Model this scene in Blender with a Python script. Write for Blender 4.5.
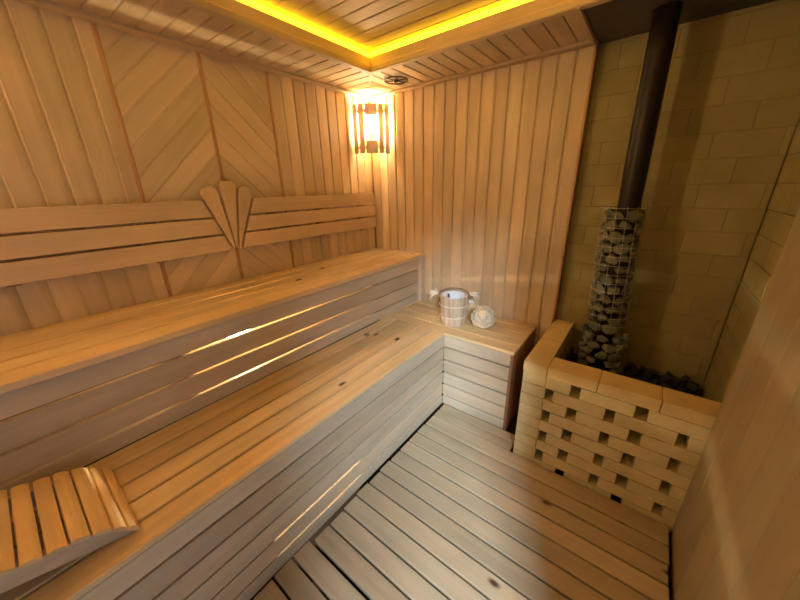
import bpy, bmesh, math, random
from mathutils import Vector, Matrix
random.seed(11)
scn = bpy.context.scene
for o in list(bpy.data.objects):
    bpy.data.objects.remove(o, do_unlink=True)
COL = scn.collection
PI = math.pi

# ------------------------------------------------------------------ camera
cam_d = bpy.data.cameras.new('camera')
cam_d.sensor_width = 36.0
cam_d.lens = 312.55 / 800 * 36.0
cam_d.clip_start = 0.02
cam = bpy.data.objects.new('camera', cam_d)
COL.objects.link(cam)
yaw, pitch, roll = 0.6652, -0.3466, -0.0228
F = Vector((-math.sin(yaw) * math.cos(pitch), math.cos(yaw) * math.cos(pitch), math.sin(pitch)))
R = Vector((math.cos(yaw), math.sin(yaw), 0))
U = R.cross(F)
R2 = R * math.cos(roll) + U * math.sin(roll)
U2 = -R * math.sin(roll) + U * math.cos(roll)
cam.matrix_world = Matrix(((R2.x, U2.x, -F.x, 1.9058), (R2.y, U2.y, -F.y, -2.0992), (R2.z, U2.z, -F.z, 1.4544), (0, 0, 0, 1)))
scn.camera = cam

# ------------------------------------------------------------------ world, light, exposure
w = bpy.data.worlds.new('world')
scn.world = w
w.use_nodes = True
w.node_tree.nodes['Background'].inputs[0].default_value = (0.62, 0.78, 1.0, 1)
w.node_tree.nodes['Background'].inputs[1].default_value = 0.25
DAY = 74.0          # daylight from the next room, falling in through the open doorway
ld = bpy.data.lights.new('daylight', 'AREA')
ld.shape = 'RECTANGLE'
ld.size, ld.size_y = 0.55, 0.6
ld.energy = DAY
ld.color = (0.60, 0.80, 1.0)
lo = bpy.data.objects.new('daylight', ld)
COL.objects.link(lo)
lo.location = (3.50, -4.10, 2.75)
lo.rotation_euler = (Vector((1.0, -0.6, 0.35)) - Vector(lo.location)).to_track_quat('-Z', 'Y').to_euler()
BULB = 88.0        # emission of the corner lamp's bulb
LED = 3.0           # emission of the ceiling strips
TUBE = 470.0         # emission of the tube under the upper bench
scn.view_settings.view_transform = 'Standard'
scn.view_settings.look = 'None'
scn.view_settings.gamma = 1.0
scn.view_settings.use_curve_mapping = False
scn.view_settings.exposure = 2.17

# ------------------------------------------------------------------ materials
def newmat(name):
    m = bpy.data.materials.new(name)
    m.use_nodes = True
    nt = m.node_tree
    return m, nt, nt.nodes['Principled BSDF']

def N(nt, t, **kw):
    n = nt.nodes.new(t)
    for k, v in kw.items():
        if k.startswith('i_'):
            n.inputs[k[2:].replace('_', ' ')].default_value = v
        else:
            setattr(n, k, v)
    return n

def ramp(nt, stops):
    r = nt.nodes.new('ShaderNodeValToRGB')
    e = r.color_ramp.elements
    e[0].position, e[0].color = stops[0][0], (*stops[0][1], 1)
    e[1].position, e[1].color = stops[-1][0], (*stops[-1][1], 1)
    for p, c in stops[1:-1]:
        x = e.new(p)
        x.color = (*c, 1)
    return r

def wood(name, dark, light, rough=0.5, var=0.22, knots=0.0, tint=None, grain=1.0, spec=0.35):
    m, nt, b = newmat(name)
    L = nt.links
    uv = N(nt, 'ShaderNodeUVMap')
    mp = N(nt, 'ShaderNodeMapping')
    mp.inputs['Scale'].default_value = (1.3, 34 * grain, 1)
    L.new(uv.outputs[0], mp.inputs[0])
    n1 = N(nt, 'ShaderNodeTexNoise', noise_dimensions='2D', i_Scale=1.0, i_Detail=5.0, i_Roughness=0.62, i_Distortion=0.7)
    L.new(mp.outputs[0], n1.inputs['Vector'])
    rp = ramp(nt, [(0.28, dark), (0.5, tuple((a + c) / 2 for a, c in zip(dark, light))), (0.72, light)])
    L.new(n1.outputs[0], rp.inputs[0])
    geo = N(nt, 'ShaderNodeNewGeometry')
    # board-to-board tint
    mr = N(nt, 'ShaderNodeMapRange')
    mr.inputs[3].default_value = 1 - var
    mr.inputs[4].default_value = 1 + var * 0.55
    L.new(geo.outputs['Random Per Island'], mr.inputs[0])
    mx = N(nt, 'ShaderNodeMix', data_type='RGBA', blend_type='MULTIPLY')
    mx.inputs[0].default_value = 1.0
    L.new(rp.outputs[0], mx.inputs[6])
    L.new(mr.outputs[0], mx.inputs[7])
    col = mx.outputs[2]
    # redder boards
    wn = N(nt, 'ShaderNodeTexWhiteNoise', noise_dimensions='1D')
    L.new(geo.outputs['Random Per Island'], wn.inputs['W'])
    mr2 = N(nt, 'ShaderNodeMapRange')
    mr2.inputs[1].default_value = 0.55
    mr2.inputs[4].default_value = 0.45
    L.new(wn.outputs['Value'], mr2.inputs[0])
    mx2 = N(nt, 'ShaderNodeMix', data_type='RGBA', blend_type='MULTIPLY')
    mx2.inputs[7].default_value = (*(tint or (1.0, 0.9, 0.82)), 1)
    L.new(mr2.outputs[0], mx2.inputs[0])
    L.new(col, mx2.inputs[6])
    col = mx2.outputs[2]
    # slow blotches
    mp2 = N(nt, 'ShaderNodeMapping')
    mp2.inputs['Scale'].default_value = (1.6, 5, 1)
    L.new(uv.outputs[0], mp2.inputs[0])
    n2 = N(nt, 'ShaderNodeTexNoise', noise_dimensions='2D', i_Scale=1.2, i_Detail=2.0)
    L.new(mp2.outputs[0], n2.inputs['Vector'])
    mr3 = N(nt, 'ShaderNodeMapRange')
    mr3.inputs[1].default_value, mr3.inputs[2].default_value = 0.3, 0.7
    mr3.inputs[3].default_value, mr3.inputs[4].default_value = 0.86, 1.07
    L.new(n2.outputs[0], mr3.inputs[0])
    mx3 = N(nt, 'ShaderNodeMix', data_type='RGBA', blend_type='MULTIPLY')
    mx3.inputs[0].default_value = 1.0
    L.new(col, mx3.inputs[6])
    L.new(mr3.outputs[0], mx3.inputs[7])
    col = mx3.outputs[2]
    if knots > 0:
        mp3 = N(nt, 'ShaderNodeMapping')
        mp3.inputs['Scale'].default_value = (4.2, 8.5, 1)
        L.new(uv.outputs[0], mp3.inputs[0])
        vo = N(nt, 'ShaderNodeTexVoronoi', voronoi_dimensions='2D', i_Scale=1.0)
        L.new(mp3.outputs[0], vo.inputs['Vector'])
        d = N(nt, 'ShaderNodeMapRange')
        d.inputs[1].default_value, d.inputs[2].default_value = 0.05, 0.13
        d.inputs[3].default_value, d.inputs[4].default_value = 1.0, 0.0
        L.new(vo.outputs['Distance'], d.inputs[0])
        sp = N(nt, 'ShaderNodeSeparateColor')
        L.new(vo.outputs['Color'], sp.inputs[0])
        th = N(nt, 'ShaderNodeMath', operation='LESS_THAN')
        th.inputs[1].default_value = knots
        L.new(sp.outputs[0], th.inputs[0])
        mu = N(nt, 'ShaderNodeMath', operation='MULTIPLY')
        L.new(d.outputs[0], mu.inputs[0])
        L.new(th.outputs[0], mu.inputs[1])
        mx4 = N(nt, 'ShaderNodeMix', data_type='RGBA')
        mx4.inputs[7].default_value = (0.085, 0.04, 0.018, 1)
        L.new(mu.outputs[0], mx4.inputs[0])
        L.new(col, mx4.inputs[6])
        col = mx4.outputs[2]
    L.new(col, b.inputs['Base Color'])
    b.inputs['Roughness'].default_value = rough
    b.inputs['Specular IOR Level'].default_value = spec
    bp = N(nt, 'ShaderNodeBump', i_Strength=0.12, i_Distance=0.002)
    L.new(n1.outputs[0], bp.inputs['Height'])
    L.new(bp.outputs[0], b.inputs['Normal'])
    return m

def noisy(name, c0, c1, scale=8, rough=0.8, bump=0.3, metal=0.0, var=0.15, detail=5.0, spec=0.3):
    m, nt, b = newmat(name)
    L = nt.links
    tc = N(nt, 'ShaderNodeTexCoord')
    n1 = N(nt, 'ShaderNodeTexNoise', i_Scale=scale, i_Detail=detail, i_Roughness=0.6)
    L.new(tc.outputs['Object'], n1.inputs['Vector'])
    rp = ramp(nt, [(0.3, c0), (0.7, c1)])
    L.new(n1.outputs[0], rp.inputs[0])
    geo = N(nt, 'ShaderNodeNewGeometry')
    oi = N(nt, 'ShaderNodeObjectInfo')
    ad = N(nt, 'ShaderNodeMath', operation='ADD')
    L.new(geo.outputs['Random Per Island'], ad.inputs[0])
    L.new(oi.outputs['Random'], ad.inputs[1])
    mr = N(nt, 'ShaderNodeMapRange')
    mr.inputs[2].default_value = 2.0
    mr.inputs[3].default_value, mr.inputs[4].default_value = 1 - var, 1 + var
    L.new(ad.outputs[0], mr.inputs[0])
    mx = N(nt, 'ShaderNodeMix', data_type='RGBA', blend_type='MULTIPLY')
    mx.inputs[0].default_value = 1.0
    L.new(rp.outputs[0], mx.inputs[6])
    L.new(mr.outputs[0], mx.inputs[7])
    L.new(mx.outputs[2], b.inputs['Base Color'])
    b.inputs['Roughness'].default_value = rough
    b.inputs['Metallic'].default_value = metal
    b.inputs['Specular IOR Level'].default_value = spec
    if bump:
        bp = N(nt, 'ShaderNodeBump', i_Strength=bump, i_Distance=0.004)
        L.new(n1.outputs[0], bp.inputs['Height'])
        L.new(bp.outputs[0], b.inputs['Normal'])
    return m

def glow(name, col, strength):
    m, nt, b = newmat(name)
    b.inputs['Base Color'].default_value = (*col, 1)
    b.inputs['Emission Color'].default_value = (*col, 1)
    b.inputs['Emission Strength'].default_value = strength
    return m

M_CLAD = wood('alder cladding', (0.7, 0.52, 0.305), (0.76, 0.58, 0.355), 0.42, var=0.15)
M_CEIL = wood('ceiling cladding', (0.56, 0.41, 0.225), (0.66, 0.49, 0.285), 0.65, var=0.10, spec=0.15)
M_TRIM = wood('trim wood', (0.42, 0.21, 0.09), (0.58, 0.32, 0.15), 0.5, var=0.1)
M_REST = wood('backrest wood', (0.66, 0.455, 0.245), (0.73, 0.52, 0.3), 0.45, var=0.1)
M_PETAL = wood('fan wood', (0.66, 0.455, 0.245), (0.73, 0.52, 0.3), 0.45, var=0.12)
M_SEAT = wood('seat wood', (0.68, 0.48, 0.235), (0.79, 0.58, 0.31), 0.36, var=0.16, knots=0.10, spec=0.5)
M_FRONT = wood('bench front wood', (0.6, 0.465, 0.31), (0.68, 0.54, 0.375), 0.5, var=0.12, knots=0.02)
M_END = wood('reddish end panel wood', (0.24, 0.10, 0.045), (0.36, 0.165, 0.075), 0.5, var=0.2)
M_HID = wood('added slit backing', (0.24, 0.14, 0.065), (0.30, 0.18, 0.085), 1.0, var=0.1, spec=0.0)
M_DUCK = wood('duckboard wood', (0.45, 0.345, 0.215), (0.54, 0.42, 0.275), 0.42, var=0.16, knots=0.06, spec=0.45)
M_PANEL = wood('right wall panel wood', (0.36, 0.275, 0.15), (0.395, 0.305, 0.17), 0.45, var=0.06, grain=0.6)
M_HEAD = wood('headrest wood', (0.66, 0.45, 0.215), (0.73, 0.51, 0.255), 0.6, spec=0.15, var=0.08, grain=0.7)
M_SHADE = wood('lampshade wood', (0.66, 0.50, 0.36), (0.76, 0.60, 0.44), 0.5, var=0.1)
nt = M_SHADE.node_tree
pb = nt.nodes['Principled BSDF']
tr = N(nt, 'ShaderNodeBsdfTranslucent')
mxs = N(nt, 'ShaderNodeMixShader')
mxs.inputs[0].default_value = 0.16
nt.links.new(pb.inputs['Base Color'].links[0].from_socket, tr.inputs[0])
nt.links.new(pb.outputs[0], mxs.inputs[1])
nt.links.new(tr.outputs[0], mxs.inputs[2])
nt.links.new(mxs.outputs[0], nt.nodes['Material Output'].inputs[0])
M_BUCKET = wood('bucket stave wood', (0.50, 0.31, 0.18), (0.82, 0.64, 0.45), 0.5, var=0.35, tint=(0.9, 0.72, 0.6))
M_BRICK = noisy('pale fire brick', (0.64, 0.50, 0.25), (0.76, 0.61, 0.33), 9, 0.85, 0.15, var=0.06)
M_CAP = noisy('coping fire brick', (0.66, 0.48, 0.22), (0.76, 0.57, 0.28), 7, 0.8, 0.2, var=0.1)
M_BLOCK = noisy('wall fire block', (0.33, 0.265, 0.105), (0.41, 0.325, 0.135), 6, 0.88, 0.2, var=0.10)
M_MORTAR = noisy('mortar', (0.22, 0.17, 0.065), (0.28, 0.22, 0.085), 20, 0.95, 0.2)
M_STONE = noisy('grey green stone', (0.10, 0.103, 0.07), (0.23, 0.23, 0.16), 26, 0.75, 0.4, var=0.3)
M_COAL = noisy('dark stove stone', (0.018, 0.017, 0.017), (0.05, 0.047, 0.044), 22, 0.7, 0.4, var=0.3)
M_STEEL = noisy('black steel', (0.016, 0.013, 0.012), (0.03, 0.025, 0.022), 14, 0.5, 0.05, metal=0.3)
M_PIPE = noisy('dark brown steel pipe', (0.014, 0.009, 0.007), (0.026, 0.016, 0.011), 9, 0.42, 0.05, metal=0.35, var=0.02)
M_WIRE = noisy('galvanised wire', (0.40, 0.36, 0.26), (0.55, 0.5, 0.38), 30, 0.4, 0.0, metal=0.7)
M_SHEET = noisy('dark ceiling sheet', (0.075, 0.062, 0.04), (0.11, 0.092, 0.06), 4, 0.6, 0.1, metal=0.2, var=0.02)
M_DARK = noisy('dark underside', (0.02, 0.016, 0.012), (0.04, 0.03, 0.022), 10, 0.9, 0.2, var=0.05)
M_VENT = noisy('brown vent metal', (0.05, 0.03, 0.02), (0.09, 0.055, 0.035), 20, 0.5, 0.0, metal=0.3)
M_ROPE = noisy('pale bast', (0.78, 0.70, 0.58), (0.93, 0.87, 0.78), 60, 0.9, 0.4, var=0.08)
M_HANDLE = noisy('brown rope', (0.26, 0.16, 0.09), (0.42, 0.27, 0.16), 60, 0.9, 0.4, var=0.08)
M_HOOP = noisy('pale hoop', (0.72, 0.60, 0.46), (0.86, 0.75, 0.6), 40, 0.7, 0.1, var=0.05)
M_LINER = noisy('white plastic liner', (0.78, 0.80, 0.86), (0.84, 0.86, 0.92), 5, 0.35, 0.0, var=0.02)
M_LADLE = noisy('dark ladle wood', (0.10, 0.055, 0.03), (0.18, 0.10, 0.055), 20, 0.6, 0.1)
M_SPONGE = noisy('bast fibre', (0.72, 0.55, 0.36), (0.88, 0.73, 0.53), 90, 0.9, 0.6, var=0.25)
M_BULB = glow('lamp bulb', (1.0, 0.79, 0.48), BULB)
M_FILL_BULB = glow('added fill lamp bulb', (1.0, 0.79, 0.48), BULB * 1.9)  # brighter bulb for the lamp added out of view
M_LED = glow('yellow led', (1.0, 0.64, 0.006), LED)
M_TUBE = glow('under bench lamp', (1.0, 0.80, 0.50), TUBE)
M_WHITE = noisy('white lamp base', (0.7, 0.7, 0.68), (0.8, 0.8, 0.78), 6, 0.5, 0.0, var=0.02)

# ------------------------------------------------------------------ mesh helpers
class MB:
    """collects shapes in one mesh; uv = (metres along the grain, metres across), shifted per piece"""
    def __init__(s):
        s.bm = bmesh.new()
        s.uv = s.bm.loops.layers.uv.new('UVMap')

    def face(s, vs, uvs, mat=0, smooth=False):
        try:
            f = s.bm.faces.new(vs)
        except ValueError:
            return
        f.material_index = mat
        f.smooth = smooth
        for l, c in zip(f.loops, uvs):
            l[s.uv].uv = c

    def hexa(s, P, axis=0, mat=0):
        """P: 8 corners indexed x+2y+4z; grain along local axis"""
        v = [s.bm.verts.new(p) for p in P]
        o = (random.random() * 30, random.random() * 30)
        e = [(Vector(P[1]) - Vector(P[0])).length, (Vector(P[2]) - Vector(P[0])).length, (Vector(P[4]) - Vector(P[0])).length]
        def uvc(i):
            c = [(i & 1) * e[0], ((i >> 1) & 1) * e[1], ((i >> 2) & 1) * e[2]]
            rest = [c[k] for k in range(3) if k != axis]
            return (o[0] + c[axis], o[1] + rest[0] + rest[1])
        for q in ((0, 2, 3, 1), (4, 5, 7, 6), (0, 1, 5, 4), (2, 6, 7, 3), (0, 4, 6, 2), (1, 3, 7, 5)):
            s.face([v[i] for i in q], [uvc(i) for i in q], mat)

    def box(s, lo, hi, axis=None, mat=0, M=None):
        d = [hi[k] - lo[k] for k in range(3)]
        if axis is None:
            axis = d.index(max(d))
        P = [Vector((hi[0] if i & 1 else lo[0], hi[1] if i & 2 else lo[1], hi[2] if i & 4 else lo[2])) for i in range(8)]
        if M is not None:
            P = [M @ p for p in P]
        s.hexa(P, axis, mat)

    def prism(s, prof, O, A, B, L, l0, l1, mat=0, smooth=False, closed=True, caps=True):
        """profile (a,b) in plane A,B extruded along L from l0 to l1, grain along L"""
        O, A, B, L = Vector(O), Vector(A), Vector(B), Vector(L)
        o = (random.random() * 30, random.random() * 30)
        r0 = [s.bm.verts.new(O + A * a + B * b + L * l0) for a, b in prof]
        r1 = [s.bm.verts.new(O + A * a + B * b + L * l1) for a, b in prof]
        n = len(prof)
        acc = [0]
        for i in range(n):
            a, b = prof[i], prof[(i + 1) % n]
            acc.append(acc[-1] + math.hypot(a[0] - b[0], a[1] - b[1]))
        for i in range(n if closed else n - 1):
            j = (i + 1) % n
            s.face([r0[i], r0[j], r1[j], r1[i]],
                   [(o[0] + l0, o[1] + acc[i]), (o[0] + l0, o[1] + acc[i + 1]), (o[0] + l1, o[1] + acc[i + 1]), (o[0] + l1, o[1] + acc[i])], mat, smooth)
        if caps and closed:
            s.face(r0[::-1], [(o[0] + a, o[1] + b) for a, b in prof[::-1]], mat)
            s.face(r1, [(o[0] + a, o[1] + b) for a, b in prof], mat)

    def tube(s, pts, r, n=8, mat=0, closed=False, radii=None):
        pts = [Vector(p) for p in pts]
        m = len(pts)
        o = random.random() * 30
        rings, up, dist = [], None, 0
        ds = []
        for i, p in enumerate(pts):
            if closed:
                t = (pts[(i + 1) % m] - pts[i - 1]).normalized()
            else:
                t = (pts[min(i + 1, m - 1)] - pts[max(i - 1, 0)]).normalized()
            if up is None:
                up = Vector((0, 0, 1)) if abs(t.z) < 0.9 else Vector((1, 0, 0))
            x = up.cross(t)
            if x.length < 1e-6:
                x = Vector((1, 0, 0)).cross(t)
            x.normalize()
            y = t.cross(x)
            up = y
            rr = radii[i] if radii else r
            rings.append([s.bm.verts.new(p + (x * math.cos(2 * PI * k / n) + y * math.sin(2 * PI * k / n)) * rr) for k in range(n)])
            if i:
                dist += (pts[i] - pts[i - 1]).length
            ds.append(dist)
        seg = m if closed else m - 1
        for i in range(seg):
            a, b = rings[i], rings[(i + 1) % m]
            for k in range(n):
                k2 = (k + 1) % n
                s.face([a[k], a[k2], b[k2], b[k]], [(o + ds[i], k * .01), (o + ds[i], k * .01 + .01), (o + ds[i] + .01, k * .01 + .01), (o + ds[i] + .01, k * .01)], mat, True)
        if not closed:
            s.face(rings[0][::-1], [(o, 0)] * n, mat)
            s.face(rings[-1], [(o, 0)] * n, mat)

    def lathe(s, prof, c, n=32, mat=0, smooth=True):
        """prof: (r, z) outline spun about the vertical through c; closed loop"""
        c = Vector(c)
        rings = []
        for r, z in prof:
            rings.append([s.bm.verts.new(c + Vector((r * math.cos(2 * PI * k / n), r * math.sin(2 * PI * k / n), z))) for k in range(n)] if r > 1e-6
                         else [s.bm.verts.new(c + Vector((0, 0, z)))])
        m = len(prof)
        for i in range(m - 1):
            a, b = rings[i], rings[i + 1]
            for k in range(n):
                k2 = (k + 1) % n
                if len(a) == 1 and len(b) == 1:
                    continue
                if len(a) == 1:
                    s.face([a[0], b[k2], b[k]], [(0, 0)] * 3, mat, smooth)
                elif len(b) == 1:
                    s.face([a[k], a[k2], b[0]], [(0, 0)] * 3, mat, smooth)
                else:
                    s.face([a[k], a[k2], b[k2], b[k]], [(prof[i][1], k * .01), (prof[i][1], k * .01 + .01), (prof[i + 1][1], k * .01 + .01), (prof[i + 1][1], k * .01)], mat, smooth)

    def absorb(s, other):
        me = bpy.data.meshes.new('tmp')
        other.bm.to_mesh(me)
        other.bm.free()
        s.bm.from_mesh(me)
        bpy.data.meshes.remove(me)

    def clip(s, co, no):
        g = s.bm.verts[:] + s.bm.edges[:] + s.bm.faces[:]
        bmesh.ops.bisect_plane(s.bm, geom=g, plane_co=co, plane_no=no, clear_outer=True)

    def build(s, name, mats, parent=None, bevel=0.0, seg=1, recalc=True):
        if recalc:
            bmesh.ops.recalc_face_normals(s.bm, faces=s.bm.faces[:])
        me = bpy.data.meshes.new(name)
        off = Vector((0, 0, 0))
        p = parent
        while p is not None:
            off += Vector(p.location)
            p = p.parent
        if off.length > 0:
            bmesh.ops.translate(s.bm, vec=-off, verts=s.bm.verts[:])
        s.bm.to_mesh(me)
        s.bm.free()
        for m in (mats if isinstance(mats, (list, tuple)) else [mats]):
            me.materials.append(m)
        o = bpy.data.objects.new(name, me)
        COL.objects.link(o)
        if parent is not None:
            o.parent = parent
        if bevel:
            b = o.modifiers.new('bevel', 'BEVEL')
            b.width = bevel
            b.segments = seg
            b.limit_method = 'ANGLE'
            b.angle_limit = math.radians(40)
        return o

def tag(o, label, cat, group=None):
    o['label'] = label
    o['category'] = cat
    if group:
        o['group'] = group
    return o

def thing(name, label, cat, loc, group=None):
    o = bpy.data.objects.new(name, None)
    o.empty_display_size = 0.05
    COL.objects.link(o)
    o.location = loc
    return tag(o, label, cat, group)

def struct(name, mb, mats, parent=None, bevel=0.0):
    o = mb.build(name, mats, parent, bevel)
    if parent is None:
        o['kind'] = 'structure'
    return o

# cladding board: face with rounded edges and a sunk tongue between boards
def clad_prof(p, g=1.0, wide=1.0, back=0.014):
    if g == 'lap':       # long slope on one edge, short chamfer on the other
        return [(0, -back), (0, -0.0075), (0.0015, -0.0055), (0.005, -0.001), (0.008, 0.0006), (0.012, 0), (p - 0.026, 0), (p - 0.016, -0.002), (p - 0.007, -0.0055),
                (p, -0.0095), (p, -back)]
    e = 0.0052 * wide
    return [(0, -back), (0, -0.0055 * g), (e, -0.0055 * g), (e + 0.0004, -0.0038 * g), (e + 0.0025 * wide, -0.0013 * g), (e + 0.0055 * wide, 0),
            (p - 0.0055 * wide, 0), (p - 0.0022 * wide, -0.0013 * g), (p - 0.0004, -0.0038 * g), (p, -back)]

def clad(mb, O, A, Nn, L, a0, a1, l0, l1, p, phase=0.0, g=1.0, wide=1.0):
    """boards side by side along A between a0 and a1 (groove lines at phase + k p)"""
    k = math.floor((a0 - phase) / p)
    part = MB()
    while phase + k * p < a1 - 1e-6:
        s = phase + k * p
        part.prism([(s + a, b) for a, b in clad_prof(p, g, wide)], O, A, Nn, L, l0, l1)
        k += 1
    O, A = Vector(O), Vector(A)
    part.clip(O + A * a0, -A)
    part.clip(O + A * a1, A)
    return part

X, Y, Z = Vector((1, 0, 0)), Vector((0, 1, 0)), Vector((0, 0, 1))
H = 2.108
YF = -2.95
XR = 2.2535

# ================================================================== STRUCTURE
# floor under the duckboards
f = MB()
f.box((-0.1, YF - 0.1, -0.14), (2.5, 0.16, -0.05))
struct('floor', f, M_DARK)

# left wall: backing, cladding in four bays
wl = MB()
wl.box((-0.10, YF, -0.05), (-0.014, 0.16, 2.30), 2)
wl = struct('wall_left', wl, M_DARK)
c = MB()
T1, T2, T3 = -1.615, -1.232, -0.868
ZB = 0.90
c.absorb(clad(MB(), (0, 0, 0), Y, X, Z, T3 + 0.008, -0.001, ZB, H + 0.01, 0.0862, -0.011, 1.5, 1.3))
c.absorb(clad(MB(), (0, 0, 0), Y, X, Z, YF, T1 - 0.008, ZB, H + 0.01, 0.0855, -1.676, 'lap'))
d1, d2 = Vector((0, 1, 1)).normalized(), Vector((0, -1, 1)).normalized()
q = clad(MB(), (0, T2, 1.02), d2, X, d1, -1.2, 1.6, -1.4, 1.4, 0.0852, 0.02, 0.7, 0.8)
for co, no in (((0, T1 + 0.008, 0), -Y), ((0, T2 - 0.008, 0), Y), ((0, 0, ZB), -Z), ((0, 0, H + 0.01), Z)):
    q.clip(Vector(co), Vector(no))
c.absorb(q)
q = clad(MB(), (0, T2, 1.02), -d1, X, d2, -1.6, 1.6, -1.6, 1.6, 0.0852, -0.02, 0.7, 0.8)
for co, no in (((0, T2 + 0.008, 0), -Y), ((0, T3 - 0.008, 0), Y), ((0, 0, ZB), -Z), ((0, 0, H + 0.01), Z)):
    q.clip(Vector(co), Vector(no))
c.absorb(q)
c.build('cladding', M_CLAD, wl)
b = MB()  # boards added only where the slits should glow; wall beside them kept dark
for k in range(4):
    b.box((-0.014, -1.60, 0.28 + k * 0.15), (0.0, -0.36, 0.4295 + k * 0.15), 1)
b.build('added_slit_backing', M_HID, wl)
for i, t in enumerate((T1, T2, T3)):
    m = MB()
    m.prism([(-0.009, -0.012), (-0.009, 0.002), (-0.005, 0.006), (0.005, 0.006), (0.009, 0.002), (0.009, -0.012)], (0, t, 0), Y, X, Z, ZB, H)
    struct('trim_%d' % (i + 1), m, M_TRIM)

# back wall: brick plane, cladding standing in front of its left part
XB = 1.538
wb = MB()
wb.box((-0.10, 0.075, -0.05), (XB, 0.16, 2.30), 0)
wb = struct('wall_back', wb, M_MORTAR)
wk = MB()
wk.box((XB + 0.001, 0.075, -0.05), (2.42, 0.16, 2.30), 0)
wk = struct('wall_stove_back', wk, M_MORTAR)
m = MB()
m.box((0.0, 0.014, -0.05), (XB - 0.02, 0.07, 2.2), 2)
m.build('backing', M_DARK, wb)
c = clad(MB(), (0, 0, 0), X, -Y, Z, 0.001, XB - 0.012, ZB * 0 + 0.0, H + 0.01, 0.0858, 0.076, 1.7, 1.4)
c.build('cladding', M_CLAD, wb)
m = MB()
m.box((XB - 0.012, -0.002, 0.0), (XB, 0.072, 2.2), 2)
m.build('end_strip', M_TRIM, wb, 0.002)
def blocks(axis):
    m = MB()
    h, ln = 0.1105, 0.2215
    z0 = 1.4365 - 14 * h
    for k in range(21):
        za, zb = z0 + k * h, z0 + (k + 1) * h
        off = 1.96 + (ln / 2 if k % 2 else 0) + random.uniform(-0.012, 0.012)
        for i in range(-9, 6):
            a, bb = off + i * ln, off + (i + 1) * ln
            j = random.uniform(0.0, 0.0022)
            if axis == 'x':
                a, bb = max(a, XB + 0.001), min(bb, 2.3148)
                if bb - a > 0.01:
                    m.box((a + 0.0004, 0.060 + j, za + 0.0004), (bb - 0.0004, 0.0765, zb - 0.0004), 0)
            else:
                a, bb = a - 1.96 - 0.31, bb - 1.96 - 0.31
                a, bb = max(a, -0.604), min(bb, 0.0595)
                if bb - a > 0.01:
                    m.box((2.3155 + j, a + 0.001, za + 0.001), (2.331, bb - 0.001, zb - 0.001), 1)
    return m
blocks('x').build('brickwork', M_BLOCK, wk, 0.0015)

# right wall: brick beside the stove, smooth wooden panel in front, doorway further on
wr = MB()
wr.box((2.330, -0.604, -0.05), (2.42, 0.074, 2.30), 2)
wk = struct('wall_stove_right', wr, M_MORTAR)
blocks('y').build('brickwork', M_BLOCK, wk, 0.002)
YD = -1.965
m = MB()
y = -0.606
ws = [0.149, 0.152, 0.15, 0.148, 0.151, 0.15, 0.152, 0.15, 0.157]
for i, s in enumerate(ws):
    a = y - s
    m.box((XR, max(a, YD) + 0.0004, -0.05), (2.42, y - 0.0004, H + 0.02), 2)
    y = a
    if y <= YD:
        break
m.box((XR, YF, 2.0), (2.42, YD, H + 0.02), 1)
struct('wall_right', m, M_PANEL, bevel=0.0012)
m = MB()
m.box((XR - 0.004, YF, -0.05), (2.43, YF + 0.05, 2.0), 2)
m.box((XR - 0.004, YD - 0.02, -0.05), (2.43, YD, 2.0), 2)
m.box((XR - 0.004, YF + 0.05, 1.97), (2.43, YD - 0.02, 2.0), 1)
struct('door_1', m, M_TRIM, bevel=0.002)
wf = MB()
k = -0.1
while k < 2.42:
    wf.box((k + 0.0005, YF - 0.1, -0.05), (min(k + 0.0855, 2.42), YF, 2.30), 2)
    k += 0.086
struct('wall_front', wf, M_CLAD)

# ceiling: recessed middle, soffits along the walls, dark sheet above the stove
SX, SY, ZT = 0.417, -0.436, 2.212
SR, SF = XR - 0.40, YF + 0.436
ce = MB()
ce.box((-0.1, YF - 0.1, 2.228), (2.42, 0.16, 2.31), 0)
ce = struct('ceiling', ce, M_DARK)
clad(MB(), (0, 0, ZT), Y, -Z, X, YF, SY + 0.04, SX - 0.04, 2.42, 0.086, -0.545).build('recess_boards', M_CEIL, ce)
s = MB()
q = clad(MB(), (0, 0, H), Y, -Z, X, YF, -0.002, 0.05, SX, 0.0845, -0.729)
mit = Vector((SY, -SX, 0)).normalized()      # mitre line from the corner to the recess corner
nrm = Vector((-SY, SX, 0)).normalized()
q.clip(Vector((0, 0, 0)), nrm)
s.absorb(q)
q = clad(MB(), (0, 0, H), X, -Z, Y, 0.002, 1.530, SY, -0.05, 0.0834, 0.543)
q.clip(Vector((0, 0, 0)), -nrm)
s.absorb(q)
s.build('soffit_boards', M_CEIL, ce)
m = MB()
m.box((0.0, -0.009, 2.1035), (math.hypot(SX, SY), 0.009, 2.112), 0, M=Matrix.Rotation(math.atan2(SY, SX), 4, 'Z'))
m.box((1.516, SY, 2.100), (1.531, -0.001, 2.14), 1)
m.build('soffit_strips', M_CEIL, ce, 0.0015)
m = MB()
m.box((1.532, SY + 0.02, 2.116), (2.42, 0.075, 2.13), 0)
m.build('dark_sheet', M_SHEET, ce)
m = MB()
m.box((0.0, YF, H - 0.012), (0.055, -0.001, H + 0.006), 1)
m.box((0.055, -0.055, H - 0.012), (1.53, -0.001, H + 0.006), 0)
struct('trim_4', m, M_CEIL, bevel=0.002)
mp = [(-0.03, 2.104), (0.001, 2.104), (0.005, 2.108), (0.005, 2.131), (0.001, 2.137), (-0.004, 2.139), (-0.004, 2.181), (-0.03, 2.181)]
m = MB()
m.prism(mp, (SX, 0, 0), X, Z, Y, YF, SY + 0.03)
m.prism(mp, (0, SY, 0), -Y, Z, X, SX - 0.03, SR + 0.03)
m.prism(mp, (SR, 0, 0), -X, Z, Y, SF - 0.03, SY + 0.03)
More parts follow.
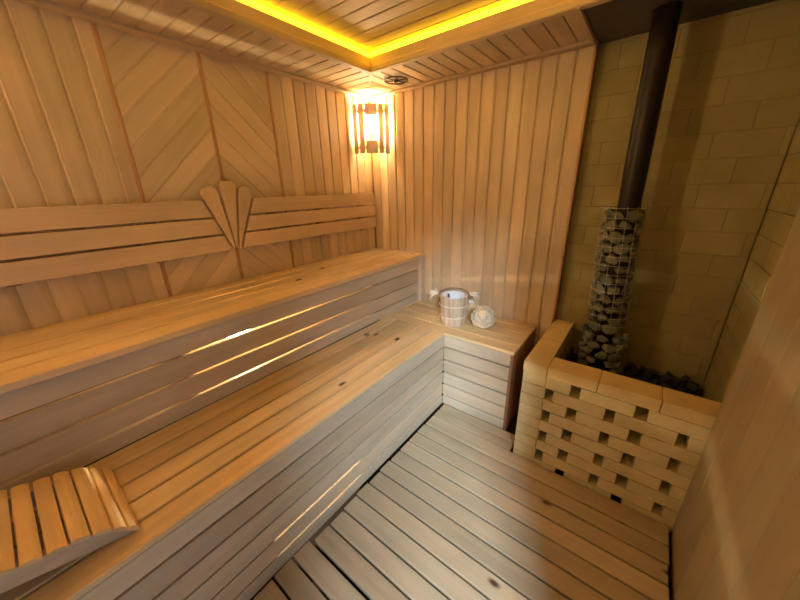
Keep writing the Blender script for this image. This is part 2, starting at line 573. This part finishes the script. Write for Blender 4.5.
m.prism(mp, (0, SF, 0), Y, Z, X, SX - 0.03, SR + 0.03)
m.box((SR + 0.02, YF, 2.108), (2.42, SY + 0.02, 2.13), 1)
m.box((SX, YF, 2.108), (SR + 0.02, SF - 0.02, 2.13), 0)
struct('trim_5', m, M_CEIL)

# ================================================================== LIGHT FITTINGS
st = MB()
st.box((SX - 0.024, YF + 0.01, 2.183), (SX - 0.006, SY - 0.002, 2.206), 1)
tag(st.build('led_strip', M_LED), 'glowing yellow light strip in the ceiling recess edge above the two benches', 'light strip')
st = MB()
st.box((SX - 0.006, SY + 0.006, 2.183), (SR + 0.006, SY + 0.024, 2.206), 0)
tag(st.build('led_strip', M_LED), 'glowing yellow light strip in the ceiling recess edge running towards the flue pipe', 'light strip')

st = MB()  # strip added out of view to brighten the room evenly
st.box((SR + 0.006, SF + 0.002, 2.183), (SR + 0.024, SY - 0.002, 2.206), 1)
tag(st.build('led_strip', M_LED), 'added unseen yellow light strip in the ceiling recess edge above the doorway side', 'light strip')
st = MB()  # another added strip, also out of view, for more even brightness
st.box((SX - 0.006, SF - 0.024, 2.183), (SR + 0.006, SF - 0.006, 2.206), 0)
tag(st.build('led_strip', M_LED), 'added unseen yellow light strip in the ceiling recess edge behind the viewer', 'light strip')

# corner lamp with slatted wooden shade
lamp = thing('corner_lamp', 'lit corner lamp with curved slatted wooden shade below the ceiling', 'lamp', (0.07, -0.07, 1.70))
RL = 0.212
def arc_slat(a0, a1, z0, z1, t=0.007, r=RL):
    m = MB()
    n = 6
    for i in range(n):
        p0, p1 = math.radians(a0 + (a1 - a0) * i / n), math.radians(a0 + (a1 - a0) * (i + 1) / n)
    prof = [(r, math.radians(a0 + (a1 - a0) * i / n)) for i in range(n + 1)] + [(r - t, math.radians(a1 - (a1 - a0) * i / n)) for i in range(n + 1)]
    m.prism([(rr * math.sin(p), rr * math.cos(p)) for rr, p in prof], (0, 0, 0), X, -Y, Z, z0, z1)
    return m
ZL0, ZL1 = 1.702, 2.032
for a0, a1 in ((4, 14.5), (17.5, 29), (59, 69.5), (72.5, 84)):
    arc_slat(a0, a1, ZL0, ZL1).build('shade_slat', M_SHADE, lamp)
arc_slat(32, 56, 1.957, ZL1).build('shade_slat', M_SHADE, lamp)
arc_slat(32, 56, ZL0, 1.79).build('shade_slat', M_SHADE, lamp)
for k in range(4):
    arc_slat(32, 56, 1.803 + k * 0.021, 1.811 + k * 0.021).build('louvre', M_SHADE, lamp)
for z in (1.745, 1.985):
    m = MB()
    m.prism([((RL - 0.0075) * math.sin(p), (RL - 0.0075) * math.cos(p)) for p in [math.radians(3 + 82 * i / 16) for i in range(17)]] +
            [((RL - 0.018) * math.sin(p), (RL - 0.018) * math.cos(p)) for p in [math.radians(85 - 82 * i / 16) for i in range(17)]], (0, 0, 0), X, -Y, Z, z - 0.011, z + 0.011)
    m.build('shade_rail', M_SHADE, lamp)
m = MB()
m.lathe([(0, 1.855), (0.018, 1.857), (0.032, 1.872), (0.037, 1.893), (0.032, 1.914), (0.02, 1.93), (0.016, 1.938), (0, 1.938)], (0.085, -0.085, 0), 20)
m.build('bulb', M_BULB, lamp)
m = MB()
m.lathe([(0, 1.79), (0.02, 1.79), (0.026, 1.83), (0.026, 1.853), (0, 1.853)], (0.085, -0.085, 0), 20)
m.box((0.004, -0.08, 1.795), (0.08, -0.004, 1.815))
m.build('socket', M_WHITE, lamp)

# unseen copy added in the near corner to even out the room's light
l2 = lamp.copy()
COL.objects.link(l2)
l2.location = (0.07, YF + 0.07, 1.70)
l2.rotation_euler = (0, 0, PI / 2)
l2['label'] = 'added unseen corner lamp with slatted shade in the near corner behind the headrest'
for ch in list(lamp.children):
    c2 = ch.copy()
    COL.objects.link(c2)
    c2.parent = l2
    if ch.name == 'bulb':
        c2.data = ch.data.copy()
        c2.data.materials[0] = M_FILL_BULB
lamp['group'] = l2['group'] = 'slatted corner lamps'

# tube lamp hidden behind the slats of the upper bench
m = MB()
m.tube([(0.085, -1.42, 0.652), (0.085, -1.29, 0.652)], 0.012, 10)
tl = thing('bench_light', 'small bright lamp glowing through the slits of the upper bench front', 'lamp', (0.03, -1.30, 0.64))
m.build('tube', M_TUBE, tl)
m = MB()
m.box((0.001, -1.43, 0.645), (0.06, -1.28, 0.662), 1)
m.build('holder', M_WHITE, tl)

# round vent in the soffit
v = thing('ceiling_vent', 'small round spoked vent set in the ceiling by the corner', 'vent', (0.45, -0.243, 2.095))
cv = Vector((0.45, -0.243, 0))
cv.y = -0.232
m = MB()
m.tube([cv + Vector((0.075 * math.cos(a), 0.075 * math.sin(a), 2.099)) for a in [2 * PI * i / 28 for i in range(28)]], 0.004, 8, closed=True)
m.build('rim', M_VENT, v)
m = MB()
m.lathe([(0, 2.088), (0.013, 2.089), (0.017, 2.095), (0.017, 2.103), (0, 2.103)], cv, 18)
m.build('hub', M_VENT, v)
for i in range(6):
    a = 2 * PI * i / 6 + 0.3
    m = MB()
    m.box((0.015, -0.004, 2.096), (0.072, 0.004, 2.101), 0, M=Matrix.Translation(cv) @ Matrix.Rotation(a, 4, 'Z'))
    m.build('spoke', M_VENT, v)

# ================================================================== BENCHES
ub = thing('upper_bench', 'high slatted wooden bench along the left wall, below the backrest', 'bench', (0.26, -1.45, 0.552))
m = MB()
for a, bb in ((0.0015, 0.102), (0.112, 0.204), (0.214, 0.308), (0.318, 0.412), (0.422, 0.527)):
    m.box((a, YF + 0.01, 0.9155), (bb, -0.003, 0.9435), 1)
m.build('seat', M_SEAT, ub, 0.003)
m = MB()
for a, bb in ((0.8285, 0.9085), (0.7245, 0.8185), (0.6275, 0.7145), (0.553, 0.6175)):
    m.box((0.478, YF + 0.01, a), (0.500, -0.058, bb), 1)
m.build('front_slats', M_FRONT, ub, 0.002)
m = MB()
m.box((0.478, -0.057, 0.553), (0.524, -0.004, 0.915), 2)
m.build('end_post', M_FRONT, ub, 0.002)
for y in (-0.60, -1.76, -2.5):
    m = MB()
    m.box((0.438, y - 0.02, 0.553), (0.478, y + 0.02, 0.915), 2)
    m.build('frame_post', M_FRONT, ub)
for a in (-0.60, -1.76, -2.5):
    m = MB()
    m.box((0.012, a - 0.02, 0.865), (0.438, a + 0.02, 0.915), 0)
    m.build('frame_joist', M_FRONT, ub)

lb = thing('lower_bench', 'low wide L-shaped slatted wooden bench holding the bucket and headrest', 'bench', (0.75, -1.3, 0.0))
YL = -0.463
m = MB()
for a, bb in ((0.5005, 0.595), (0.605, 0.697), (0.707, 0.792), (0.802, 0.888), (0.898, 0.9865)):
    m.box((a, YF + 0.01, 0.529), (bb, YL + 0.005, 0.55), 1)
m.build('long_seat', M_SEAT, lb, 0.003)
m = MB()
for k in range(5):
    a, bb = -0.0928 * (k + 1) + 0.003, -0.0928 * k - 0.0005
    m.box((0.5005, a if k < 4 else YL - 0.001 + 0.0, 0.529), (1.443, bb - 0.0025, 0.55), 0)
m.build('short_seat', M_SEAT, lb, 0.003)
zs = ((0.447, 0.524), (0.350, 0.436), (0.254, 0.339), (0.159, 0.243), (0.065, 0.148), (-0.012, 0.054))
m = MB()
for a, bb in zs:
    m.box((0.960, YF + 0.01, a), (0.982, YL + 0.0055, bb), 1)
m.build('long_front_slats', M_FRONT, lb, 0.002)
m = MB()
for a, bb in zs:
    m.box((0.9825, YL + 0.006, a), (1.424, YL + 0.028, bb), 0)
m.build('short_front_slats', M_FRONT, lb, 0.002)
m = MB()
for k in range(5):
    m.box((1.424, -0.0905 * (k + 1) - 0.0045, -0.02), (1.440, -0.0905 * k - 0.0055, 0.528), 2)
e = m.build('end_panel', M_END, lb, 0.002)
e['label'] = 'reddish brown end panel'
m = MB()  # unseen dark boards added to block light behind the front gaps
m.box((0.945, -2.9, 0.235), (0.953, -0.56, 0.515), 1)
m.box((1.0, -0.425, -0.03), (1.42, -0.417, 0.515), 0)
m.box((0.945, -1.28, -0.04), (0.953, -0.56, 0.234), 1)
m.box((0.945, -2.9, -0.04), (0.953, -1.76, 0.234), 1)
m.build('gap_light_blocker', M_DARK, lb)
for y in (-0.55, -1.76, -2.8):
    m = MB()
    m.box((0.900, y - 0.02, -0.045), (0.944, y + 0.02, 0.489), 2)
    m.build('frame_post', M_FRONT, lb)
    m = MB()
    m.box((0.55, y - 0.02, 0.489), (0.944, y + 0.02, 0.529), 0)
    m.build('frame_joist', M_FRONT, lb)

# backrest with fan
br = thing('backrest', 'wooden wall backrest of three long boards with a fan-shaped centre', 'backrest', (0.05, -1.25, 1.137))
zr = ((1.326, 1.4115), (1.233, 1.3165), (1.1385, 1.223))
def le(z): return -1.282 - (z - 1.147) * (1.384 - 1.282) / (1.414 - 1.147)
def re(z): return -1.222 + (z - 1.145) * (1.222 - 1.109) / (1.413 - 1.145)
for a, bb in zr:
    for side in (0, 1):
        m = MB()
        x0, x1 = 0.046, 0.064
        if side == 0:
            y00, y01, y10, y11 = -2.75, le(a) - 0.002, -2.75, le(bb) - 0.002
        else:
            y00, y01, y10, y11 = re(a) + 0.002, -0.055, re(bb) + 0.002, -0.055
        m.hexa([(x0, y00, a), (x1, y00, a), (x0, y01, a), (x1, y01, a), (x0, y10, bb), (x1, y10, bb), (x0, y11, bb), (x1, y11, bb)], 1)
        m.build('board', M_REST, br, 0.0035, 2)
for y in (-0.20, -0.62, -1.0, -1.62, -2.1, -2.6):
    m = MB()
    m.box((0.004, y - 0.02, 1.13), (0.0455, y + 0.02, 1.40), 2)
    m.build('bracket', M_TRIM, br)
def petal(bot, lft, top, rgt):
    """rounded petal outline in the wall plane"""
    cl, cr_, ct = Vector((*lft, 0)), Vector((*rgt, 0)), Vector((*top, 0))
    pts = [(bot[0] - 0.0045, bot[1]), (bot[0] + 0.0045, bot[1])]
    mid = (cl + cr_) / 2
    rx = (cr_ - cl) / 2 * 0.95
    ry = ct - mid
    for i in range(15):
        a = PI * i / 14
        p = mid + rx * math.cos(a) + ry * math.sin(a)
        pts.append((p.x, p.y))
    return pts
for bt, l, t, r in (((-1.271, 1.150), (-1.386, 1.435), (-1.350, 1.478), (-1.300, 1.452)),
                    ((-1.256, 1.150), (-1.289, 1.470), (-1.243, 1.506), (-1.200, 1.466)),
                    ((-1.240, 1.150), (-1.193, 1.454), (-1.150, 1.478), (-1.117, 1.427))):
    m = MB()
    m.prism(petal(bt, l, t, r), (0, 0, 0), Y, Z, X, 0.047, 0.071)
    for fc in m.bm.faces:      # grain along the petal
        for lp in fc.loops:
            lp[m.uv].uv = (lp.vert.co.z + 3.1 * bt[0], lp.vert.co.y + lp.vert.co.x)
    m.build('petal', M_PETAL, br, 0.004, 2)
m = MB()
m.box((0.004, -1.268, 1.16), (0.0465, -1.236, 1.42), 2)
m.build('bracket', M_TRIM, br)

# ================================================================== DUCKBOARDS
db = thing('duckboard', 'slatted wooden floor grid in front of the stove and low bench', 'duckboard', (1.6, -1.1, -0.05))
m = MB()
ya = -0.465
for top, bot, x1 in ((-0.470, -0.535, 1.520), (-0.542, -0.606, 1.522), (-0.613, -0.7135, 2.240)):
    m.box((1.006, bot, -0.024), (x1, top, 0.0), 0)
for k in range(10):
    t = -0.7215 - 0.0895 * k
    m.box((1.004 + random.uniform(-.003, .006), t - 0.0810, -0.024), (2.238 + random.uniform(-.004, .003), t, 0.0), 0)
m.build('boards', M_DUCK, db, 0.004, 2)
m = MB()
for x in (1.12, 1.42):
    m.box((x, -1.60, -0.0495), (x + 0.045, -0.48, -0.0243), 1)
for x in (1.75, 2.15):
    m.box((x, -1.60, -0.0495), (x + 0.045, -0.63, -0.0243), 1)
m.build('battens', M_DUCK, db)
db = thing('duckboard', 'second slatted wooden floor grid nearest the viewer, beyond the wide dark gap', 'duckboard', (1.6, -2.2, -0.05))
m = MB()
for k in range(14):
    t = -1.6225 - 0.0895 * k
    if t - 0.0815 < YF:
        break
    m.box((0.992 + random.uniform(-.004, .003), t - 0.0795, -0.027), (2.238, t, -0.003), 0)
m.build('boards', M_DUCK, db, 0.004, 2)
m = MB()
for x in (1.12, 1.42, 1.75, 2.15):
    m.box((x, -2.86, -0.0495), (x + 0.045, -1.63, -0.0273), 1)
m.build('battens', M_DUCK, db)

# ================================================================== HEADREST
hr = thing('headrest', 'arched slatted wooden headrest lying on the near end of low bench', 'headrest', (0.77, -2.3, 0.55))
prof = [(-2.070, 0.560), (-2.093, 0.588), (-2.1175, 0.612), (-2.156, 0.634), (-2.195, 0.648), (-2.2345, 0.657), (-2.273, 0.670), (-2.313, 0.680), (-2.353, 0.687), (-2.393, 0.690),
        (-2.433, 0.689), (-2.473, 0.684)]
for i in range(len(prof) - 1):
    (ya, za), (yb, zb) = prof[i], prof[i + 1]
    d = Vector((0, yb - ya, zb - za))
    ln = d.length
    d.normalize()
    n = Vector((0, d.z, -d.y))
    if n.z < 0:
        n = -n
    g = 0.0022 if ln < 0.034 or i == 0 else 0.0028
    m = MB()
    k = 0.0045 if ln > 0.03 else 0.0015
    pr = [(g, -0.013), (g, -0.001 - k * 0.5)] + [(g + (ln - 2 * g) * t, -0.001 + k * (math.sin(PI * t) - 0.5)) for t in (0.08, 0.22, 0.4, 0.6, 0.78, 0.92)] + [(ln - g, -0.001 - k * 0.5), (ln - g, -0.013)]
    j = random.uniform(-0.002, 0.002)
    m.prism(pr, (0, ya, za), d, n, X, 0.605 + j, 0.930 + j)
    m.build('slat', M_HEAD, hr, 0.0015)
def frame_prof():
    top = []
    for (y, z) in prof:
        top.append((y, z - 0.0145))
    top[0] = (-2.082, 0.557)
    bot = [(-2.473, 0.655), (-2.44, 0.652), (-2.40, 0.640), (-2.330, 0.6185), (-2.20, 0.5795), (-2.11, 0.5525), (-2.086, 0.5505)]
    return top + bot
for x in (0.62, 0.893):
    m = MB()
    m.prism(frame_prof(), (0, 0, 0), Y, Z, X, x, x + 0.022)
    for fc in m.bm.faces:
        for lp in fc.loops:
            lp[m.uv].uv = (lp.vert.co.y + x, lp.vert.co.z + lp.vert.co.x)
    m.build('side_frame', M_FRONT, hr, 0.001)
m = MB()
m.box((0.645, -2.468, 0.5503), (0.89, -2.45, 0.668), 0)
m.build('rear_foot', M_FRONT, hr, 0.001)

# ================================================================== STOVE
fb = thing('stove_surround', 'pale brick stove surround with open chequered holes and coping', 'brick surround', (1.9, -0.3, -0.05))
FX, FY = 1.540, -0.604
XE = 2.3145
hC = 0.0655
m = MB()
for k in range(9):
    z1 = 0.545 - k * hC
    z0 = z1 - hC
    holes = (1.764, 2.0185, 2.273) if k % 2 == 0 else (1.656, 1.9165, 2.1715)
    hw = (0.043, 0.047, 0.044) if k % 2 == 0 else (0.039, 0.039, 0.038)
    a = FX
    for h, ww in zip(holes, hw):
        j = random.uniform(-0.0015, 0.0015)
        if h - a > 0.15 and k % 2 == 0 and a == FX:      # corner header brick and stretcher
            m.box((a, FY + j, z0 + 0.0016), (a + 0.112, FY + 0.115, z1 - 0.0016), 0)
            m.box((a + 0.114, FY - j, z0 + 0.0016), (min(h, XE), FY + 0.115, z1 - 0.0016), 0)
        else:
            m.box((a, FY + j, z0 + 0.0016), (min(h, XE), FY + 0.115, z1 - 0.0016), 0)
        a = h + ww
        if a > XE:
            break
    if a < XE:
        m.box((a, FY, z0 + 0.0016), (XE, FY + 0.115, z1 - 0.0016), 0)
m.build('lattice_front', M_BRICK, fb, 0.0018)
m = MB()
for k in range(9):
    z1 = 0.545 - k * hC
    a = FY + 0.117
    while a < 0.058:
        bb = min(a + (0.25 if (k % 2 or a > FY + 0.2) else 0.125), 0.058)
        m.box((FX, a + 0.001, z1 - hC + 0.0012), (FX + 0.113, bb - 0.001, z1 - 0.0016), 1)
        a = bb
m.build('side_bricks', M_BRICK, fb, 0.003)
m = MB()
ZC = 0.602
m.box((FX - 0.003, FY - 0.004, 0.5465), (FX + 0.112, -0.292, ZC), 1)
m.box((FX - 0.003, -0.290, 0.5465), (FX + 0.112, 0.058, ZC), 1)
for a, bb in ((FX + 0.114, 1.868), (1.870, 2.094), (2.096, XE)):
    m.box((a, FY - 0.004, 0.5465), (bb, -0.478, ZC + random.uniform(-.002, .001)), 0)
m.build('coping', M_CAP, fb, 0.004, 2)

sv = thing('stove', 'black steel stove body sunk inside the brick surround', 'stove', (1.97, -0.2, -0.05))
m = MB()
m.box((1.675, -0.465, -0.049), (2.30, 0.045, 0.395), 0)
m.build('stove_body', M_STEEL, sv, 0.004)
m = MB()
m.box((1.675, -0.468, 0.396), (2.30, -0.460, 0.43), 0)
m.box((1.668, -0.460, 0.396), (1.676, 0.045, 0.43), 1)
m.build('stone_tray_rim', M_STEEL, sv)

# flue pipe
def ax(z): return 1.8165 - 0.020 * (z - 1.35)
PY = -0.165
m = MB()
nz = 12
m.tube([(ax(z), PY, z) for z in [0.42 + (2.114 - 0.42) * i / nz for i in range(nz + 1)]], 0.0475, 28)
p = thing('flue_pipe', 'dark brown round steel flue pipe rising from stove to ceiling', 'pipe', (ax(0.42), PY, 0.397))
m.build('pipe', M_PIPE, p)
m = MB()
m.lathe([(0.048, 0.397), (0.062, 0.397), (0.062, 0.412), (0.048, 0.42)], (ax(0.42), PY, 0), 24)
m.build('collar', M_STEEL, p)

# wire cage
def cx(z): return 1.795 - 0.052 * (z - 1.335)
RC = 0.094
cg = thing('wire_cage', 'cylindrical wire cage around the flue pipe filled with stones', 'wire cage', (cx(0.71), PY, 0.71))
m = MB()
z = 1.337
while z > 0.72:
    m.tube([(cx(z) + RC * math.cos(a), PY + RC * math.sin(a), z) for a in [2 * PI * i / 30 for i in range(30)]], 0.0014, 5, closed=True)
    z -= 0.046
m.build('ring_wires', M_WIRE, cg)
m = MB()
for i in range(13):
    a = 2 * PI * i / 13 + 0.15
    m.tube([(cx(zz) + (RC - 0.002) * math.cos(a), PY + (RC - 0.002) * math.sin(a), zz) for zz in (0.715, 0.95, 1.345)], 0.0014, 5)
m.build('upright_wires', M_WIRE, cg)

# stones: angular hulls, copied
def rock_mesh(name, seed, mat):
    rnd = random.Random(seed)
    bm = bmesh.new()
    for i in range(16):
        v = Vector((rnd.gauss(0, 1), rnd.gauss(0, 1), rnd.gauss(0, 1))).normalized() * rnd.uniform(0.82, 1.12)
        bm.verts.new(v)
    r = bmesh.ops.convex_hull(bm, input=bm.verts[:])
    bmesh.ops.delete(bm, geom=[g for g in r['geom_interior'] if isinstance(g, bmesh.types.BMVert)], context='VERTS')
    bmesh.ops.dissolve_limit(bm, angle_limit=math.radians(14), verts=bm.verts[:], edges=bm.edges[:])
    bmesh.ops.bevel(bm, geom=bm.edges[:], offset=0.05, segments=1, affect='EDGES', clamp_overlap=True)
    bmesh.ops.recalc_face_normals(bm, faces=bm.faces[:])
    me = bpy.data.meshes.new(name)
    bm.to_mesh(me)
    bm.free()
    me.materials.append(mat)
    return me
RM = [rock_mesh('stone', 100 + i, M_STONE) for i in range(9)]
CM = [rock_mesh('stove_stone', 300 + i, M_COAL) for i in range(6)]
rnd = random.Random(5)
z = 0.468
row = 0
while z < 1.325:
    low = z < 0.70
    n = 8 if low else 7
    for i in range(n):
        a = 2 * PI * (i + 0.5 * (row % 2)) / n + rnd.uniform(-0.10, 0.10)
        rr = 0.094 if low else 0.069
        sr, stg, sz = (0.024, 0.037, 0.027) if low else (0.022, 0.038, 0.031)
        k = rnd.uniform(0.84, 1.10)
        if not low:      # keep each stone between the pipe and the wire
            ox = ax(z) - cx(z)
            b_ = ox * math.cos(a)
            inner = b_ + math.sqrt(max(b_ * b_ - ox * ox + 0.0478 ** 2, 0))
            gap = RC - 0.003 - inner
            if gap < 0.012:
                continue
            rr, sr, k = inner + gap / 2, min(gap * 0.46, 0.021), min(k, 1.0)
        o = bpy.data.objects.new('cage_stone', RM[rnd.randrange(9)])
        COL.objects.link(o)
        zz = z + rnd.uniform(-0.006, 0.006)
        base = cx(zz)
        o.location = (base + rr * math.cos(a), PY + rr * math.sin(a), zz)
        tilt = rnd.uniform(-0.5, 0.5)
        o.rotation_mode = 'QUATERNION'
        o.rotation_quaternion = (Matrix.Rotation(a, 4, 'Z') @ Matrix.Rotation(tilt, 4, 'X')).to_quaternion()
        o.scale = (sr * k, stg * k * rnd.uniform(0.9, 1.12), sz * k * rnd.uniform(0.85, 1.1))
        if low:
            tag(o, 'larger grey-green angular stone piled around the foot of the flue pipe', 'stone', 'stones around the foot of the flue pipe')
        else:
            tag(o, 'small grey-green angular stone packed inside the wire cage', 'stone', 'stones in the wire cage')
    z += 0.050 if low else 0.0535
    row += 1
for ix in range(10):
    for iy in range(8):
        x = 1.715 + ix * 0.061 + rnd.uniform(-0.012, 0.012) + (0.02 if iy % 2 else 0)
        y = -0.425 + iy * 0.061 + rnd.uniform(-0.010, 0.010)
        if math.hypot(x - cx(0.45), y - PY) < 0.145 or x > 2.27:
            continue
        o = bpy.data.objects.new('stove_stone', CM[rnd.randrange(6)])
        COL.objects.link(o)
        k = rnd.uniform(0.85, 1.15)
        o.scale = (0.029 * k, 0.027 * k, 0.024 * k)
        o.location = (x, y, 0.396 + 0.032 * k)
        o.rotation_euler = (rnd.uniform(-0.3, 0.3), rnd.uniform(-0.3, 0.3), rnd.uniform(0, 6.28))
        tag(o, 'dark stone lying on the stove top inside the brick surround', 'stone', 'dark stones on the stove top')

# ================================================================== BUCKET
bc = Vector((0.950, -0.283, 0.55))
bk = thing('sauna_bucket', 'small stave bucket with pale hoops and white liner on the low bench', 'bucket', bc)
rb, rt, hb = 0.083, 0.096, 0.205
ns = 18
for i in range(ns):
    a0, a1 = 2 * PI * i / ns + 0.012, 2 * PI * (i + 1) / ns - 0.012
    m = MB()
    hh = hb
    P = []
    for zz, r in ((0.0, rb), (hh, rb + (rt - rb) * hh / hb)):
        for (aa, r_) in ((a0, r - 0.011), (a1, r - 0.011), (a0, r), (a1, r)):
            P.append(bc + Vector((r_ * math.cos(aa), r_ * math.sin(aa), zz)))
    m.hexa(P, 2)
    m.build('stave', M_BUCKET, bk, 0.0015)
for zz in (0.062, 0.142):
    r = rb + (rt - rb) * zz / hb + 0.0015
    m = MB()
    m.tube([bc + Vector(((r + 0.002) * math.cos(a), (r + 0.002) * math.sin(a), zz)) for a in [2 * PI * i / 40 for i in range(40)]], 0.0042, 7, closed=True)
    m.build('hoop', M_HOOP, bk)
m = MB()
ri = rt - 0.0125
m.lathe([(0, 0.012), (rb - 0.014, 0.012), (ri - 0.001, hb - 0.004), (ri + 0.003, hb + 0.002), (ri - 0.005, hb + 0.002), (rb - 0.019, 0.017), (0, 0.017)], bc, 36)
m.build('liner', M_LINER, bk)
view_r = Vector((0.885, 0.466, 0))
e1, e2 = bc - view_r * (rt + 0.006) + Z * (hb + 0.002), bc + view_r * (rt + 0.006) + Z * (hb + 0.002)
back = Vector((-0.466, 0.885, 0))
pts = []
for i in range(17):
    a = PI * i / 16
    pts.append(bc - view_r * (rt + 0.004) * math.cos(a) + back * (rt + 0.004) * math.sin(a) + Z * (hb + 0.004 + 0.012 * math.sin(a)))
m = MB()
m.tube(pts, 0.0055, 8)
rh = m.build('rope_handle', M_HANDLE, bk)
def tassel(c0, d, n, ln, seed):
    rn = random.Random(seed)
    m = MB()
    kp = [c0 + Vector((0.009 * math.cos(t), 0.009 * math.sin(t), 0.006 * math.sin(2 * t))) for t in [2 * PI * i / 14 for i in range(14)]]
    m.tube(kp, 0.007, 7, closed=True)
    for i in range(n):
        v = (d + Vector((rn.uniform(-.8, .8), rn.uniform(-.8, .8), rn.uniform(-.7, .7)))).normalized()
        g = Vector((0, 0, -0.35))
        m.tube([c0 + v * ln * t + g * ln * t * t for t in (0.1, 0.4, 0.7, 1.0)], 0.003, 5, radii=[0.0045, 0.004, 0.003, 0.0015])
    return m
tassel(e1 - view_r * 0.018 + Z * 0.008, -view_r + Z * 0.2, 26, 0.052, 3).build('rope_knot', M_ROPE, rh)
tassel(e2 + view_r * 0.014 + Z * 0.008, view_r + Z * 0.3, 11, 0.050, 4).build('rope_knot', M_ROPE, rh)
tassel(e2 + view_r * 0.010 - Z * 0.045, view_r, 7, 0.030, 6).build('rope_knot', M_ROPE, rh)
# ladle standing in the bucket
lp = bc - view_r * 0.036 + back * 0.01
ladle = thing('ladle', 'dark wooden ladle handle leaning inside the stave bucket', 'ladle', lp + Z * 0.018)
m = MB()
m.tube([lp + Z * 0.04 - view_r * -0.03, lp + Z * 0.12 + view_r * 0.01, lp + Z * 0.212 - back * 0.02], 0.007, 8)
m.build('handle', M_LADLE, ladle)
m = MB()
m.lathe([(0, 0.018), (0.018, 0.020), (0.027, 0.034), (0.028, 0.05), (0.025, 0.05), (0.016, 0.026), (0, 0.024)], lp + view_r * 0.034, 18)
m.build('bowl', M_LADLE, ladle)

# ================================================================== BAST SCRUBBER
sc = Vector((1.150, -0.238, 0.55))
sg = thing('bath_scrubber', 'crumpled pale bast bath scrubber lying right of the bucket', 'scrubber', sc)
cc = sc + Z * 0.071
axis = Vector((0.36, -0.70, 0.45)).normalized()
u = axis.cross(Z).normalized()
vv = axis.cross(u)
rn = random.Random(9)
m = MB()
core = [(0.0, -0.055), (0.044, -0.048), (0.063, -0.016), (0.063, 0.012), (0.044, 0.034), (0.017, 0.042), (0, 0.042)]
rings = []
for (r, h) in core:
    rings.append([m.bm.verts.new(cc + axis * h + (u * math.cos(2 * PI * k / 20) + vv * math.sin(2 * PI * k / 20)) * max(r, 0.0005) * rn.uniform(0.92, 1.06)) for k in range(20)])
for i in range(len(rings) - 1):
    for k in range(20):
        m.face([rings[i][k], rings[i][(k + 1) % 20], rings[i + 1][(k + 1) % 20], rings[i + 1][k]], [(0, 0)] * 4, 0, True)
m.build('core', M_SPONGE, sg)
m = MB()
for s_ in range(34):      # strands coiled like a rose
    r0 = rn.uniform(0.012, 0.071)
    h0 = 0.036 - 0.5 * max(0, r0 - 0.03) + rn.uniform(-0.008, 0.010)
    if s_ > 20:
        r0, h0 = rn.uniform(0.061, 0.070), rn.uniform(-0.04, 0.012)
    a = rn.uniform(0, 6.28)
    pts = []
    nn = 16
    sweep = rn.uniform(3.0, 6.0)
    tx, ty = rn.uniform(-.2, .2), rn.uniform(-.2, .2)
    for i in range(nn):
        t = a + sweep * i / (nn - 1)
        rr = r0 * (1 + 0.14 * math.sin(3 * t + s_)) - 0.006 * i / nn
        pts.append(cc + axis * (h0 + tx * rr * math.cos(t) * .6 + ty * rr * math.sin(t) * .6 + 0.003 * math.sin(5 * t)) + (u * math.cos(t) + vv * math.sin(t)) * rr)
    pts = [Vector((q_.x, q_.y, max(q_.z, 0.556))) for q_ in pts]
    m.tube(pts, 0.0045, 6, radii=[0.002] + [0.0045 + rn.uniform(-.001, .001) for _ in range(nn - 2)] + [0.002])
for k_ in range(5):      # loose loop end on the left
    m.tube([cc - view_r * 0.055 + Z * (0.02 + .004 * k_), cc - view_r * 0.078 + Z * (0.030 - 0.01 * k_) - back * 0.006 * k_, cc - view_r * 0.062 - Z * (0.01 + .004 * k_)], 0.004, 6)
m.build('strands', M_SPONGE, sg)
